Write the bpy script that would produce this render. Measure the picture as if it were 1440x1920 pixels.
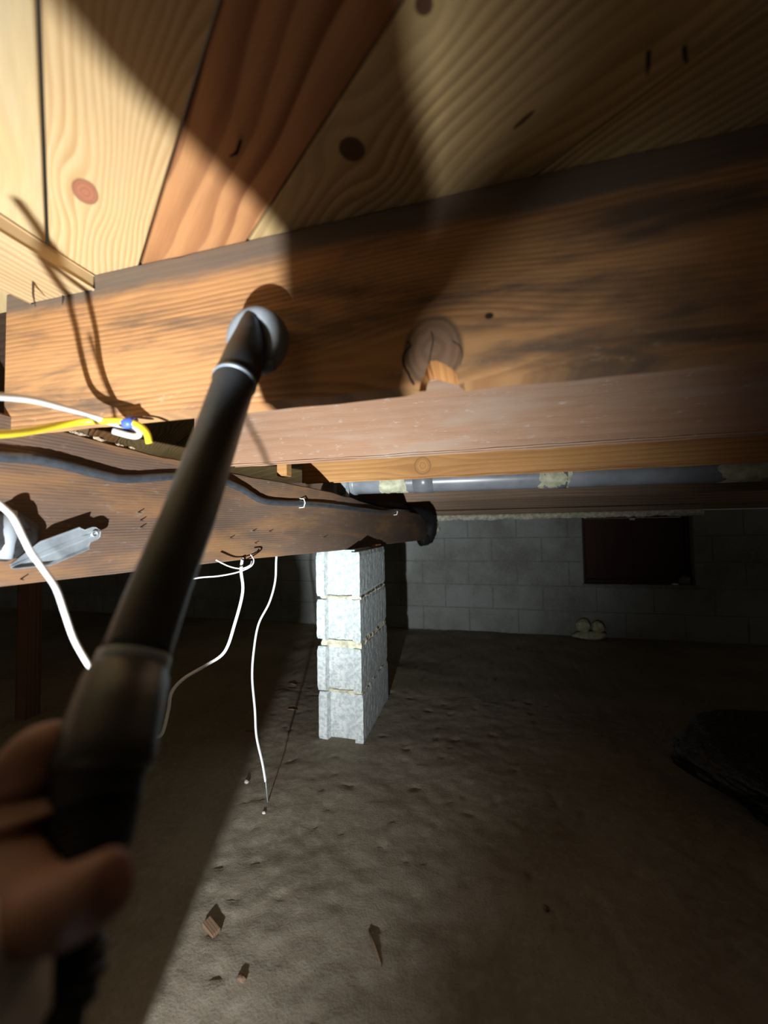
import bpy, bmesh, math, random
from math import sin, cos, pi, radians, sqrt, exp, floor as fl
from mathutils import Vector, Matrix, noise
random.seed(7)
scene = bpy.context.scene
COL = scene.collection
for o in list(bpy.data.objects): bpy.data.objects.remove(o, do_unlink=True)

# ------------------------------------------------------------------ camera
# world: X runs along the floor joists, Y runs away from the viewer along the girder, Z up, soil at 0
FPX = 720.0; YAW = .248; PIT = .0386; ROL = .0165
CAM = Vector((0, 0, .92))
_f0 = Vector((-sin(YAW), cos(YAW), 0)); _r0 = Vector((cos(YAW), sin(YAW), 0)); _u0 = Vector((0, 0, 1))
FWD = _f0*cos(PIT)+_u0*sin(PIT); _u = _u0*cos(PIT)-_f0*sin(PIT)
CX = _r0*cos(ROL)-_u*sin(ROL); CY = _u*cos(ROL)+_r0*sin(ROL)
cd = bpy.data.cameras.new('camera'); cam = bpy.data.objects.new('camera', cd); COL.objects.link(cam)
cd.sensor_fit = 'HORIZONTAL'; cd.sensor_width = 36; cd.lens = 36*FPX/1440; cd.clip_start = .01; cd.clip_end = 60
cam.matrix_world = Matrix(((CX.x, CY.x, -FWD.x, CAM.x), (CX.y, CY.y, -FWD.y, CAM.y), (CX.z, CY.z, -FWD.z, CAM.z), (0, 0, 0, 1)))
scene.camera = cam
cd.dof.use_dof = True; cd.dof.focus_distance = 1.3; cd.dof.aperture_fstop = 2.6
# ------------------------------------------------------------------ world and light
w = bpy.data.worlds.new('world'); scene.world = w; w.use_nodes = True
w.node_tree.nodes['Background'].inputs[0].default_value = (1, .86, .68, 1)
w.node_tree.nodes['Background'].inputs[1].default_value = .048
LPOS = Vector((-.262, -.22, .32))
def spot(name, loc, target, energy, angle, blend, size, color):
    l = bpy.data.lights.new(name, 'SPOT'); l.energy = energy; l.spot_size = radians(angle); l.spot_blend = blend
    l.shadow_soft_size = size; l.color = color
    o = bpy.data.objects.new(name, l); COL.objects.link(o); o.location = loc
    o.rotation_euler = (Vector(target)-Vector(loc)).to_track_quat('-Z', 'Y').to_euler()
    return o
spot('torch_hotspot', LPOS, (-.84, 1.7, .86), 125, 38, 1.0, .013, (.86, .98, 1))
spot('torch_spill', LPOS, LPOS+Vector((-.56, 1, .50)), 205, 117, 1.0, .013, (.97, .98, 1))
scene.view_settings.view_transform = 'Standard'; scene.view_settings.look = 'None'
scene.view_settings.gamma = 1; scene.view_settings.use_curve_mapping = False
scene.view_settings.exposure = 0

# ------------------------------------------------------------------ measuring helpers
def ray(x, y): return FWD+CX*((x-720)/FPX)-CY*((y-960)/FPX)
def on(x, y, ax, v):            # point of the plane axis=v behind a photo position
    d = ray(x, y); return CAM+d*((v-CAM[ax])/d[ax])
def at(x, y, z): return CAM+ray(x, y)*z
def lerp(a, b, t): return a+(b-a)*t
def interp(tab, x):
    if x <= tab[0][0]: return tab[0][1]
    for (a, va), (b, vb) in zip(tab, tab[1:]):
        if x <= b: return va+(vb-va)*(x-a)/(b-a)
    return tab[-1][1]

# ------------------------------------------------------------------ node helper
class NT:
    def __init__(s, name):
        s.m = bpy.data.materials.new(name); s.m.use_nodes = True; s.t = s.m.node_tree
        s.b = s.t.nodes['Principled BSDF']; s.b.inputs['Specular IOR Level'].default_value = .3
    def lk(s, a, inp):
        if isinstance(a, bpy.types.NodeSocket): s.t.links.new(a, inp)
        else: inp.default_value = a
    def M(s, op, a, b=0.0, c=0.0, clamp=False):
        n = s.t.nodes.new('ShaderNodeMath'); n.operation = op; n.use_clamp = clamp
        s.lk(a, n.inputs[0]); s.lk(b, n.inputs[1]); s.lk(c, n.inputs[2]); return n.outputs[0]
    def add(s, a, b): return s.M('ADD', a, b)
    def sub(s, a, b): return s.M('SUBTRACT', a, b)
    def mul(s, a, b): return s.M('MULTIPLY', a, b)
    def coord(s): 
        n = s.t.nodes.new('ShaderNodeTexCoord'); return n.outputs['Object']
    def xyz(s, v):
        n = s.t.nodes.new('ShaderNodeSeparateXYZ'); s.lk(v, n.inputs[0]); return n.outputs
    def comb(s, x, y, z):
        n = s.t.nodes.new('ShaderNodeCombineXYZ'); s.lk(x, n.inputs[0]); s.lk(y, n.inputs[1]); s.lk(z, n.inputs[2]); return n.outputs[0]
    def noise(s, v, scale=1, detail=3, rough=.5, dist=0):
        n = s.t.nodes.new('ShaderNodeTexNoise'); s.lk(v, n.inputs['Vector']); n.inputs['Scale'].default_value = scale
        n.inputs['Detail'].default_value = detail; n.inputs['Roughness'].default_value = rough; n.inputs['Distortion'].default_value = dist
        return n.outputs['Fac']
    def ss(s, v, a, b, lo=0, hi=1):
        n = s.t.nodes.new('ShaderNodeMapRange'); n.interpolation_type = 'SMOOTHSTEP'
        s.lk(v, n.inputs[0]); n.inputs[1].default_value = a; n.inputs[2].default_value = b
        n.inputs[3].default_value = lo; n.inputs[4].default_value = hi; return n.outputs[0]
    def mix(s, f, a, b, mode='MIX'):
        n = s.t.nodes.new('ShaderNodeMix'); n.data_type = 'RGBA'; n.blend_type = mode
        s.lk(f, n.inputs[0])
        for v, i in ((a, 6), (b, 7)):
            if isinstance(v, bpy.types.NodeSocket): s.t.links.new(v, n.inputs[i])
            else: n.inputs[i].default_value = (*v, 1) if len(v) == 3 else v
        return n.outputs[2]
    def bump(s, h, strength=.3, dist=.002, prev=None):
        n = s.t.nodes.new('ShaderNodeBump'); n.inputs['Strength'].default_value = strength; n.inputs['Distance'].default_value = dist
        s.lk(h, n.inputs['Height'])
        if prev: s.lk(prev, n.inputs['Normal'])
        s.lk(n.outputs[0], s.b.inputs['Normal']); return n.outputs[0]
    def col(s, c): s.lk(c if isinstance(c, bpy.types.NodeSocket) else (*c, 1), s.b.inputs['Base Color'])
    def set(s, **k):
        for a, v in k.items(): s.lk(v, s.b.inputs[{'rough': 'Roughness', 'metal': 'Metallic', 'spec': 'Specular IOR Level', 'coat': 'Coat Weight', 'sub': 'Subsurface Weight'}[a]])
        return s.m

def wood(name, light, dark, freq, axes=('x', 'y'), off=(0, 0, 0), warp=.03, wsx=.9, wsy=6.0, knots=(), stain=None, stain_amt=.5, stain_scale=2.5,
         contrast=1.0, edge=None, fiber=.12, rough=.75, pale=None, pale_z=None):
    """grain runs along axes[0]; knots: (along, across, ra, rc, colour, swirl)"""
    n = NT(name); c = n.coord(); X = n.xyz(c); ix = 'xyz'.index(axes[0]); iy = 'xyz'.index(axes[1])
    a0, b0 = X[ix], X[iy]
    a = n.add(a0, off[0]); b = n.add(b0, off[1])
    low = n.noise(n.comb(n.mul(a, wsx), n.mul(b, wsy), off[2]), 1, 2, .45)
    v = n.add(b, n.mul(n.sub(low, .5), warp))
    kn = []
    for (ka, kb, ra, rc, kc, sw) in knots:
        da = n.M('DIVIDE', n.sub(a0, ka), ra); db = n.M('DIVIDE', n.sub(b0, kb), rc)
        r2 = n.add(n.mul(da, da), n.mul(db, db)); r = n.M('SQRT', r2)
        wide = n.add(n.mul(n.mul(da, da), 1/16.0), n.mul(n.mul(db, db), 1/(sw*sw)))
        g = n.M('EXPONENT', n.mul(wide, -1.0))
        v = n.sub(v, n.mul(n.mul(n.sub(b0, kb), g), .93))
        kn.append((r, kc))
    ph = n.mul(v, freq)
    fr = n.M('FRACT', n.add(ph, n.mul(n.noise(n.comb(n.mul(a, 3), n.mul(b, 60), 0), 1, 1), .35)))
    band = n.mul(n.ss(fr, .12, .82), n.ss(fr, .88, 1.0, 1, 0))
    amp = n.ss(n.noise(n.comb(n.mul(a, 1.3), n.mul(b, 14), 7.3), 1, 2), .3, .7, .35, 1)
    f = n.mul(n.mul(band, amp), contrast)
    fib = n.noise(n.comb(n.mul(a, 14), n.mul(b, 700), 3), 1, 2, .6)
    colr = n.mix(f, light, dark)
    colr = n.mix(n.mul(n.ss(fib, .35, .75), fiber*2), colr, tuple(x*.45 for x in dark))
    tone = n.noise(n.comb(n.mul(a, 1.8), n.mul(b, 5), 11), 1, 2)
    colr = n.mix(n.ss(tone, .3, .7, 0, .35), colr, tuple(lerp(x, y, .55)*.8 for x, y in zip(light, dark)))
    if stain:
        st = n.noise(n.comb(n.mul(a, stain_scale), n.mul(b, stain_scale*5), 21), 1, 5, .62, .4)
        colr = n.mix(n.ss(st, .42, .68, 0, stain_amt), colr, stain)
    if pale:
        pn = n.noise(n.comb(n.mul(a, 22), n.mul(b, 60), 5), 1, 4, .7)
        pm = n.ss(pn, .58, .72, 0, .75)
        if pale_z: pm = n.mul(pm, n.ss(b0, pale_z[0], pale_z[1], 1, 0))
        colr = n.mix(pm, colr, pale)
    if edge:   # dirty strip along one edge: (from, to, colour, amount)
        en = n.add(b0, n.mul(n.sub(n.noise(n.comb(n.mul(a, 5), n.mul(b, 20), 2), 1, 3), .5), .03))
        colr = n.mix(n.ss(en, edge[0], edge[1], 0, edge[3]), colr, edge[2])
    hb = n.add(n.mul(f, -.5), n.mul(fib, .35))
    for r, kc in kn:
        rings = n.ss(n.M('SINE', n.add(n.mul(r, 15), n.mul(n.noise(c, 60, 2), 5))), -.6, 1, 0, .35)
        kcol = n.mix(rings, kc, tuple(x*.45 for x in kc))
        rn = n.add(r, n.mul(n.sub(n.noise(c, 60, 2), .5), .14))
        colr = n.mix(n.ss(rn, .85, 1.05, 1, 0), colr, kcol)
        colr = n.mix(n.mul(n.ss(rn, .85, 1.0), n.ss(rn, 1.0, 1.2, 1, 0)), colr, tuple(x*.6 for x in kc))
    n.col(colr); n.bump(hb, .35, .0012)
    return n.set(rough=rough)

def plain(name, c, rough=.6, metal=0, spec=.3, var=.25, scale=30, bump=0, bd=.001):
    n = NT(name); co = n.coord(); f = n.noise(co, scale, 5, .6)
    n.col(n.mix(n.ss(f, .3, .7), tuple(x*(1-var) for x in c), tuple(min(1, x*(1+var)) for x in c)))
    if bump: n.bump(f, bump, bd)
    return n.set(rough=rough, metal=metal, spec=spec)

# ------------------------------------------------------------------ mesh helpers
def mk(name, bm, m, parent=None, smooth=False, loc=None, rot=None):
    me = bpy.data.meshes.new(name); bmesh.ops.recalc_face_normals(bm, faces=bm.faces); bm.to_mesh(me); bm.free()
    if smooth: me.polygons.foreach_set('use_smooth', [True]*len(me.polygons))
    if m: me.materials.append(m)
    o = bpy.data.objects.new(name, me); COL.objects.link(o)
    if parent: o.parent = parent
    if loc is not None: o.location = loc
    if rot is not None: o.rotation_euler = rot
    return o
def empty(name, loc=(0, 0, 0), rz=0):
    o = bpy.data.objects.new(name, None); COL.objects.link(o); o.location = loc; o.rotation_euler = (0, 0, rz); o.empty_display_size = .05; return o
GROUPS = {'cable': 'cables along and under the girder', 'pebble': 'pebbles on the soil', 'stick': 'sticks on the soil', 'lump': 'foam lumps at the foot of the back wall', 'shim': 'shims on the pillar top', 'packer': 'wood packers on the girder', 'joist': 'floor joists'}
def tag(o, label=None, cat=None, group=None, kind=None):
    group = group or GROUPS.get(cat)
    if label: o['label'] = label
    if cat: o['category'] = cat
    if group: o['group'] = group
    if kind: o['kind'] = kind
    return o
def box(bm, x0, x1, y0, y1, z0, z1, bev=0, jit=0, seed=0):
    r = bmesh.ops.create_cube(bm, size=1); vs = r['verts']
    for v in vs: v.co = Vector((lerp(x0, x1, v.co.x+.5), lerp(y0, y1, v.co.y+.5), lerp(z0, z1, v.co.z+.5)))
    if bev:
        es = list({e for v in vs for e in v.link_edges})
        bmesh.ops.bevel(bm, geom=es, offset=bev, segments=1, affect='EDGES')
    return bm
def roughbox(x0, x1, y0, y1, z0, z1, step=.03, amp=.002, seed=0, bev=.003):
    """timber: box cut along its longest axis with slightly uneven arrises"""
    bm = bmesh.new(); n = max(2, int((x1-x0)/step)); prof = []
    def ring(x):
        o = []
        for (sy, sz) in ((0, 0), (1, 0), (1, 1), (0, 1)):
            for k in (0, 1):
                if (sy+sz+k) % 2 == 0: dy, dz = bev, 0
                else: dy, dz = 0, bev
                y = lerp(y0, y1, sy)+(dy if sy == 0 else -dy); z = lerp(z0, z1, sz)+(dz if sz == 0 else -dz)
                nv = noise.noise(Vector((x*9+seed, sy*7+k, sz*5)))*amp+noise.noise(Vector((x*45+seed, sy*9, sz*8)))*amp*.6
                o.append((y+nv, z+nv*(1 if sz else -1)))
        # order round
        idx = [0, 1, 2, 3, 4, 5, 6, 7]
        return [bm.verts.new((x, *o[i])) for i in idx]
    rs = [ring(lerp(x0, x1, i/n)) for i in range(n+1)]
    for a, b in zip(rs, rs[1:]):
        for i in range(8): bm.faces.new((a[i], a[(i+1) % 8], b[(i+1) % 8], b[i]))
    bm.faces.new(rs[0]); bm.faces.new(rs[-1][::-1])
    return bm
def sweep(bm, pts, rad, seg=16, cap=True, flat=1.0, up=Vector((0, 0, 1))):
    pts = [Vector(p) for p in pts]; n = len(pts)
    if not isinstance(rad, (list, tuple)): rad = [rad]*n
    rings = []; prev = None
    for i, p in enumerate(pts):
        t = (pts[min(i+1, n-1)]-pts[max(i-1, 0)]).normalized()
        if prev is None:
            a = t.cross(up); a = a.normalized() if a.length > 1e-4 else t.cross(Vector((1, 0, 0))).normalized()
        else: a = (prev-t*prev.dot(t)).normalized()
        prev = a; b = t.cross(a)
        rings.append([bm.verts.new(p+(a*cos(2*pi*k/seg)+b*sin(2*pi*k/seg)*flat)*rad[i]) for k in range(seg)])
    for A, B in zip(rings, rings[1:]):
        for k in range(seg): bm.faces.new((A[k], A[(k+1) % seg], B[(k+1) % seg], B[k]))
    if cap:
        bm.faces.new(rings[0]); bm.faces.new(rings[-1][::-1])
    return bm
def smooth_path(P, n=8):
    P = [Vector(p) for p in P]; out = []
    for i in range(len(P)-1):
        p0 = P[max(i-1, 0)]; p1 = P[i]; p2 = P[i+1]; p3 = P[min(i+2, len(P)-1)]
        for k in range(n):
            t = k/n
            out.append(.5*((2*p1)+(p2-p0)*t+(2*p0-5*p1+4*p2-p3)*t*t+(3*p1-3*p2+p3-p0)*t**3))
    out.append(P[-1]); return out
def blob(bm, c, r, seed=0, amp=.3, f=2.0, sub=2):
    q = bmesh.ops.create_icosphere(bm, subdivisions=sub, radius=1); c = Vector(c); r = Vector(r if hasattr(r, '__len__') else (r, r, r))
    for v in q['verts']:
        d = v.co.normalized(); k = 1+amp*noise.noise(d*f+Vector((seed, seed*1.7, 3)))+amp*.5*noise.noise(d*f*3+Vector((seed, 1, 3)))
        v.co = Vector((d.x*r.x*k, d.y*r.y*k, d.z*r.z*k))+c
    return bm

# ------------------------------------------------------------------ materials
OCH = (.62, .41, .17); OCHD = (.36, .17, .055)
M_conc = NT('painted_concrete'); _c = M_conc.coord()
_f = M_conc.noise(_c, 60, 6, .7); _g = M_conc.noise(_c, 7, 4, .6)
_cc = M_conc.mix(M_conc.ss(_f, .35, .62), (.36, .42, .43), (.66, .71, .70)); _cc = M_conc.mix(M_conc.ss(_g, .35, .7, 0, .45), _cc, (.40, .46, .47))
M_conc.col(_cc); M_conc.bump(_f, .5, .0025); M_conc = M_conc.set(rough=.85)
M_wall = NT('wall_block'); _c = M_wall.t.nodes.new('ShaderNodeNewGeometry').outputs['Position']
_f = M_wall.noise(_c, 2.6, 7, .62); _g = M_wall.noise(_c, 55, 4, .7)
_cc = M_wall.mix(M_wall.ss(_f, .35, .7), (.27, .30, .285), (.16, .165, .15)); _cc = M_wall.mix(M_wall.ss(_g, .3, .8, 0, .35), _cc, (.36, .38, .35))
M_wall.col(_cc); M_wall.bump(_g, .6, .003); M_wall = M_wall.set(rough=.9)
M_mortar = plain('pale_mortar', (.58, .56, .42), .95, var=.35, scale=40, bump=.8, bd=.004)
M_joint = plain('wall_mortar', (.19, .205, .19), .95, var=.25, scale=40, bump=.6, bd=.003)
M_foam = plain('pale_foam', (.50, .51, .36), .9, var=.25, scale=35, bump=.6, bd=.004)
M_soil = NT('bare_soil'); _c = M_soil.coord(); X = M_soil.xyz(_c)
_f = M_soil.noise(_c, 2.2, 5, .6); _g = M_soil.noise(_c, 45, 6, .7); _h = M_soil.noise(_c, 180, 3, .7)
_cc = M_soil.mix(M_soil.ss(_f, .35, .65), (.245, .215, .165), (.175, .148, .105)); _cc = M_soil.mix(M_soil.ss(_g, .4, .75, 0, .6), _cc, (.30, .29, .24))
_cc = M_soil.mix(M_soil.ss(_h, .50, .72, 0, .5), _cc, (.10, .085, .06)); M_soil.col(_cc); M_soil.bump(M_soil.add(_g, M_soil.mul(_h, .35)), .5, .004); M_soil = M_soil.set(rough=.95, spec=.15)
M_black = plain('black_rubber', (.022, .023, .024), .55, spec=.45, var=.3, scale=60)
M_wand = plain('dark_grey_plastic', (.040, .046, .050), .42, spec=.5, var=.18, scale=25, bump=.05)
M_nozzle = plain('grey_plastic', (.25, .285, .32), .45, spec=.5, var=.12, scale=20)
M_band = plain('pale_blue_plastic', (.34, .42, .50), .4, spec=.5, var=.1)
M_hose = plain('hose_plastic', (.014, .017, .024), .5, spec=.4, var=.2)
M_zinc = plain('galvanized_steel', (.50, .57, .62), .30, metal=.7, var=.3, scale=18, bump=.15)
M_rust = plain('dark_nail_steel', (.07, .05, .04), .55, metal=.5)
M_white = plain('white_cable', (.78, .80, .80), .4, spec=.5, var=.06)
M_yellow = plain('yellow_cable', (.80, .62, .03), .4, spec=.5, var=.08)
M_blue = plain('blue_tape', (.06, .12, .60), .4, spec=.5, var=.1)
M_cable = plain('black_cable', (.035, .042, .05), .34, spec=.8, var=.2, scale=50, bump=.3, bd=.002)
M_pvc = plain('grey_pipe', (.22, .245, .27), .33, spec=.8, var=.25, scale=6)
M_bag = NT('black_plastic_film'); _c = M_bag.coord(); M_bag.col((.006, .006, .007)); M_bag.bump(M_bag.noise(_c, 38, 5, .6, 1.5), .8, .008); M_bag = M_bag.set(rough=.28, spec=.5)
M_skin = NT('skin'); _c = M_skin.coord(); M_skin.col(M_skin.mix(M_skin.ss(M_skin.noise(_c, 45, 4), .3, .7), (.25, .14, .108), (.32, .185, .145)))
M_skin.bump(M_skin.noise(_c, 350, 3), .25, .0008); M_skin = M_skin.set(rough=.55, spec=.35, sub=.06)
M_sleeve = plain('grey_knit', (.84, .82, .81), .95, var=.2, scale=90, bump=.5, bd=.001)
M_board = wood('window_board_wood', (.045, .014, .009), (.022, .007, .005), 60, ('z', 'x'), warp=.05, rough=.6)
M_fresh = wood('fresh_split_wood', (.62, .32, .11), (.42, .16, .05), 90, ('z', 'x'), warp=.03, fiber=.3)

# ================================================================== SETTING
# soil floor: one heightfield, finer close to the viewer
def soil_h(x, y):
    v = Vector((x, y, 0))
    h = .012*noise.noise(v*1.7)+.008*noise.noise(v*5.1)
    h += .0035*noise.noise(v*19)+.0024*noise.noise(v*50)
    k = noise.noise(Vector((x*26+3, y*26, 5)))
    if k < -.42: h += (k+.42)*.03
    d = math.hypot(x+.62, y-1.79)
    return h*min(1, .35+d)
def soil():
    bm = bmesh.new()
    xs = [-7+i*.25 for i in range(int(5.2/.25))]; x = -1.8
    xs = [v for v in xs if v < -1.8]+[-1.8+i*.013 for i in range(int(2.6/.013))]+[.8+i*.03 for i in range(int(1.8/.03))]+[2.6+i*.3 for i in range(16)]
    ys = [-2.2+i*.15 for i in range(16)]; ys = [v for v in ys if v < .15]+[.15+i*.012 for i in range(int(2.0/.012))]+[2.15+i*.04 for i in range(int(1.75/.04))]
    g = [[bm.verts.new((a, b, soil_h(a, b))) for a in xs] for b in ys]
    for r, s in zip(g, g[1:]):
        for i in range(len(xs)-1): bm.faces.new((r[i], r[i+1], s[i+1], s[i]))
    return mk('floor', bm, M_soil, smooth=True)
tag(soil(), kind='structure', label='bare brown soil floor of the crawl space')

# block wall at the back
YW = 3.46
WX0, WX1, WZ0, WZ1 = .80, 1.58, .43, .99
wall = tag(empty('wall_back', (0, YW, 0)), kind='structure', label='grey concrete block wall across the back')
_cache = {}
def block_mesh(L, H):
    k = (round(L, 3), round(H, 3))
    if k not in _cache:
        bm = box(bmesh.new(), -L/2, L/2, 0, .19, -H/2, H/2, .0035)
        me = bpy.data.meshes.new('block'); bm.to_mesh(me); bm.free(); me.materials.append(M_wall); _cache[k] = me
    return _cache[k]
def put_block(x0, x1, z0, z1):
    if x1-x0 < .03 or z1-z0 < .02: return
    o = bpy.data.objects.new('block', block_mesh(x1-x0-.005, z1-z0-.005)); COL.objects.link(o); o.parent = wall
    o.location = ((x0+x1)/2, random.uniform(-.0035, .0), (z0+z1)/2)
CH = .2025
for c in range(5):
    z0 = c*CH; z1 = z0+CH; x = -6.6+(.2 if c % 2 else 0)
    while x < 4.6:
        a, b = x, x+.405; x = b
        if z1 > WZ0+.02 and a < WX1 and b > WX0:
            if a < WX0: put_block(a, WX0, z0, z1)
            if b > WX1: put_block(WX1, b, z0, z1)
            if z0 < WZ0 < z1 and WZ0-z0 > .02: put_block(max(a, WX0), min(b, WX1), z0, WZ0)
        else: put_block(a, b, z0, z1)
bm = bmesh.new()
box(bm, -6.6, WX0, .0015, .17, -.05, 5*CH-.004); box(bm, WX1, 4.7, .0015, .17, -.05, 5*CH-.004); box(bm, WX0, WX1, .0015, .17, -.05, WZ0-.006)
mk('mortar_joint', bm, M_joint, wall)
# smear of mortar along the top course
bm = bmesh.new(); n = 420; xs = [-1.6+i*3.25/n for i in range(n+1)]
rows = []
for i, x in enumerate(xs):
    a = noise.noise(Vector((x*7, 1, 0))); b = noise.noise(Vector((x*31, 4, 0)))
    t = .028+.012*a+.008*b
    rows.append([bm.verts.new((x, y, z)) for (y, z) in ((-.002, 1.004-t*1.3), (-.018-.006*b, 1.004-t*.8), (-.022+.006*a, 1.010-t*.3), (-.012, 1.016), (.02, 1.018))])
for a, b in zip(rows, rows[1:]):
    for k in range(4): bm.faces.new((a[k], a[k+1], b[k+1], b[k]))
mk('mortar_smear', bm, M_mortar, wall, smooth=True)['label'] = 'pale lumpy mortar smear along the top of the wall'
bm = bmesh.new()
for i in range(15): blob(bm, (-.455+random.uniform(-.05, .06), -.01, .90+random.uniform(-.06, .055)), (random.uniform(.02, .045), .02, random.uniform(.015, .03)), i, .4)
mk('mortar_patch', bm, M_foam, wall, smooth=True)['label'] = 'pale yellowish patch beside the girder end'

# window opening with dark boards in it
win = tag(empty('window_1', ((WX0+WX1)/2, YW, WZ0)), kind='structure', label='boarded vent window in the back wall')
hw = (WX1-WX0)/2; hh = WZ1-WZ0
bm = bmesh.new(); box(bm, -hw, -hw+.03, .05, .12, 0, hh, .003); box(bm, hw-.03, hw, .05, .12, 0, hh, .003); box(bm, -hw+.03, hw-.03, .05, .12, hh-.03, hh, .003); box(bm, -hw+.03, hw-.03, .05, .12, 0, .03, .003)
mk('window_frame', bm, M_board, win)
for s in (-1, 1):
    bm = bmesh.new(); box(bm, min(s*.0008, s*(hw-.032)), max(s*.0008, s*(hw-.032)), .075, .10, .032, hh-.032, .003); mk('window_board', bm, M_board, win)
bm = bmesh.new(); box(bm, -hw-.01, hw+.03, -.03, .19, -.012, .002, .003); mk('window_sill', bm, M_joint, win)
bm = bmesh.new(); box(bm, -.02, .02, .062, .076, hh-.05, hh-.03, .003); mk('latch', bm, M_zinc, win)

# subfloor boards, laid diagonally over the joists
ZC = 1.378
SA = .7128; AD = math.atan2(-SA, 1)          # direction of the boards in plan
bd = Vector((cos(AD), sin(AD), 0)); bn = Vector((-sin(AD), cos(AD), 0))
ceil = tag(empty('ceiling', (0, 0, ZC)), kind='structure', label='underside of the diagonal pine subfloor boards')
def bl(px, py, base):        # photo position -> board coordinates (along, across)
    p = on(px, py, 2, ZC)-base; return p.dot(bd), p.dot(bn)
seams = [-2.5, -2.29, -2.08, -1.87, -1.65, -1.44, -1.225, -1.015, -.805, -.595, -.385, .045, .255, .47, .68, .90, 1.11, 1.33, 1.54, 1.76, 1.98, 2.2, 2.42, 2.64, 2.86, 3.08, 3.3, 3.52, 3.74, 3.96, 4.2, 4.4, 4.62, 4.84, 5.06, 5.3]
RED = (.36, .15, .085); DK = (.10, .05, .025)
for i, (a, b) in enumerate(zip(seams, seams[1:])):
    base = Vector((a, .55, ZC)); W = (b-a)*abs(sin(AD)); g = .0035 if a != -.805 else .005
    if abs(a+.805) < .01:
        k1 = bl(160, 360, base)
        m = wood('pine_board_pale', (.66, .49, .26), (.43, .26, .10), 115, off=(0, 0, 3.1), warp=.10, wsx=2.2, wsy=7, knots=[(k1[0], k1[1], .021, .013, RED, 2.6)], contrast=1.1, fiber=.08)
    elif abs(a+.595) < .01:
        m = wood('pine_board_rust', (.60, .31, .13), (.20, .07, .028), 36, off=(.3, .02, 8.2), warp=.16, wsx=2.0, wsy=6, contrast=1.0, fiber=.1)
    elif abs(a+.385) < .01:
        k1 = bl(660, 280, base); k2 = bl(795, 8, base); k3 = bl(982, 225, base)
        m = wood('pine_board_wide', (.60, .44, .20), (.27, .15, .06), 62, off=(.9, .0, 4.6), warp=.15, wsx=1.8, wsy=4.5,
                 knots=[(k1[0], k1[1], .0135, .0145, DK, 4.5), (k2[0], k2[1], .007, .0075, DK, 3), (k3[0], k3[1], .012, .0028, DK, 6)], stain=(.22, .17, .09), stain_amt=.35, contrast=.9, fiber=.1)
    elif abs(a+1.015) < .01:
        m = wood('pine_board_grey', (.60, .45, .22), (.46, .34, .17), 60, off=(.4, .1, 1.6), warp=.12, wsx=2.5, stain=(.50, .46, .33), stain_amt=.7, contrast=.5)
    else:
        m = None
    bm = bmesh.new(); box(bm, -6.5, 5.2, g/2, W-g/2, 0, .019, .0015)
    if m is None:
        if 'pine_board' not in bpy.data.materials: m = wood('pine_board', (.56, .40, .17), (.30, .18, .07), 70, off=(.2, .5, 2.6), warp=.12, wsx=1.8, stain=(.20, .15, .08), stain_amt=.4)
        else: m = bpy.data.materials['pine_board']
    o = mk('subfloor_board', bm, m, ceil); o.location = (base.x, base.y, 0); o.rotation_euler = (0, 0, AD)
# nails and splinters sticking out of the subfloor
for (px, py, tilt, ln) in ((452, 268, (-.15, -.5), .030), (1216, 100, (-.2, -.3), .032), (1282, 92, (-.1, -.4), .026)):
    p = on(px, py, 2, ZC); bm = bmesh.new()
    sweep(bm, [p+Vector((0, 0, .004)), p+Vector((tilt[0]*ln*.4, tilt[1]*ln*.4, -ln*.6)), p+Vector((tilt[0]*ln, tilt[1]*ln, -ln))], [.0022, .0019, .0007], 8)
    mk('nail', bm, M_rust, ceil).location = (0, 0, -ZC)
for o in [o for o in COL.objects if o.name.startswith('nail')]: pass

# ================================================================== TIMBER
def joist(label, Y, x0, x1, z0, z1, m, parts=None, th=.038, seed=0, name='floor_joist', group=None):
    o = mk(name, roughbox(x0, x1, -th/2, th/2, 0, z1-z0, .03, .0018, seed), m, loc=(0, Y+th/2, z0))
    return tag(o, label, 'joist', group)
# joist nearest to the viewer: outline with a bite broken out of its lower edge at the knot
YA = .522; ZA0 = 1.114
mA = wood('joist_wood_knotted', (.63, .345, .145), (.27, .115, .045), 105, ('x', 'z'), off=(0, 0, 5.2), warp=.055, wsx=1.5, wsy=8,
          knots=[(on(812, 656, 1, YA).x, on(812, 656, 1, YA).z-ZA0, .037, .044, (.27, .165, .098), 2.0), (-.058+.075, .085, .005, .004, (.03, .025, .015), 1.5)], stain=(.12, .085, .06), stain_amt=.95, stain_scale=2.8,
          edge=(.208, .235, (.15, .125, .10), .9), contrast=.8, pale=(.55, .46, .33), pale_z=(.01, .055))
def jA(px, py, dy=0): p = on(px, py, 1, YA+dy); return (p.x, p.z-ZA0)
bm = bmesh.new(); TH = .038
notchF = [jA(786, 734), jA(789, 716), jA(796, 702), jA(801, 686), jA(806, 677), jA(818, 676), (jA(836, 684)), jA(848, 692), jA(856, 702), jA(861, 724)]
notchB = [jA(799, 733, TH), jA(800, 726, TH), jA(802, 719, TH), jA(806, 713, TH), jA(815, 711, TH), jA(826, 713, TH), jA(838, 717, TH), jA(848, 719, TH), jA(855, 721, TH), jA(860, 721, TH)]
def bottom(x): return .002*noise.noise(Vector((x*12, 0, 0)))
xs0 = [-.872+i*(notchF[0][0]+.872)/30 for i in range(30)]; xs1 = [notchF[-1][0]+(3.2-notchF[-1][0])*((i+1)/60)**1.5 for i in range(60)]
front = [(x, bottom(x)) for x in xs0]+notchF+[(x, bottom(x)) for x in xs1]
back = [(x, bottom(x)) for x in xs0]+notchB+[(x, bottom(x)) for x in xs1]
TOPZ = ZC-ZA0-.001
cols = []
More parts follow.
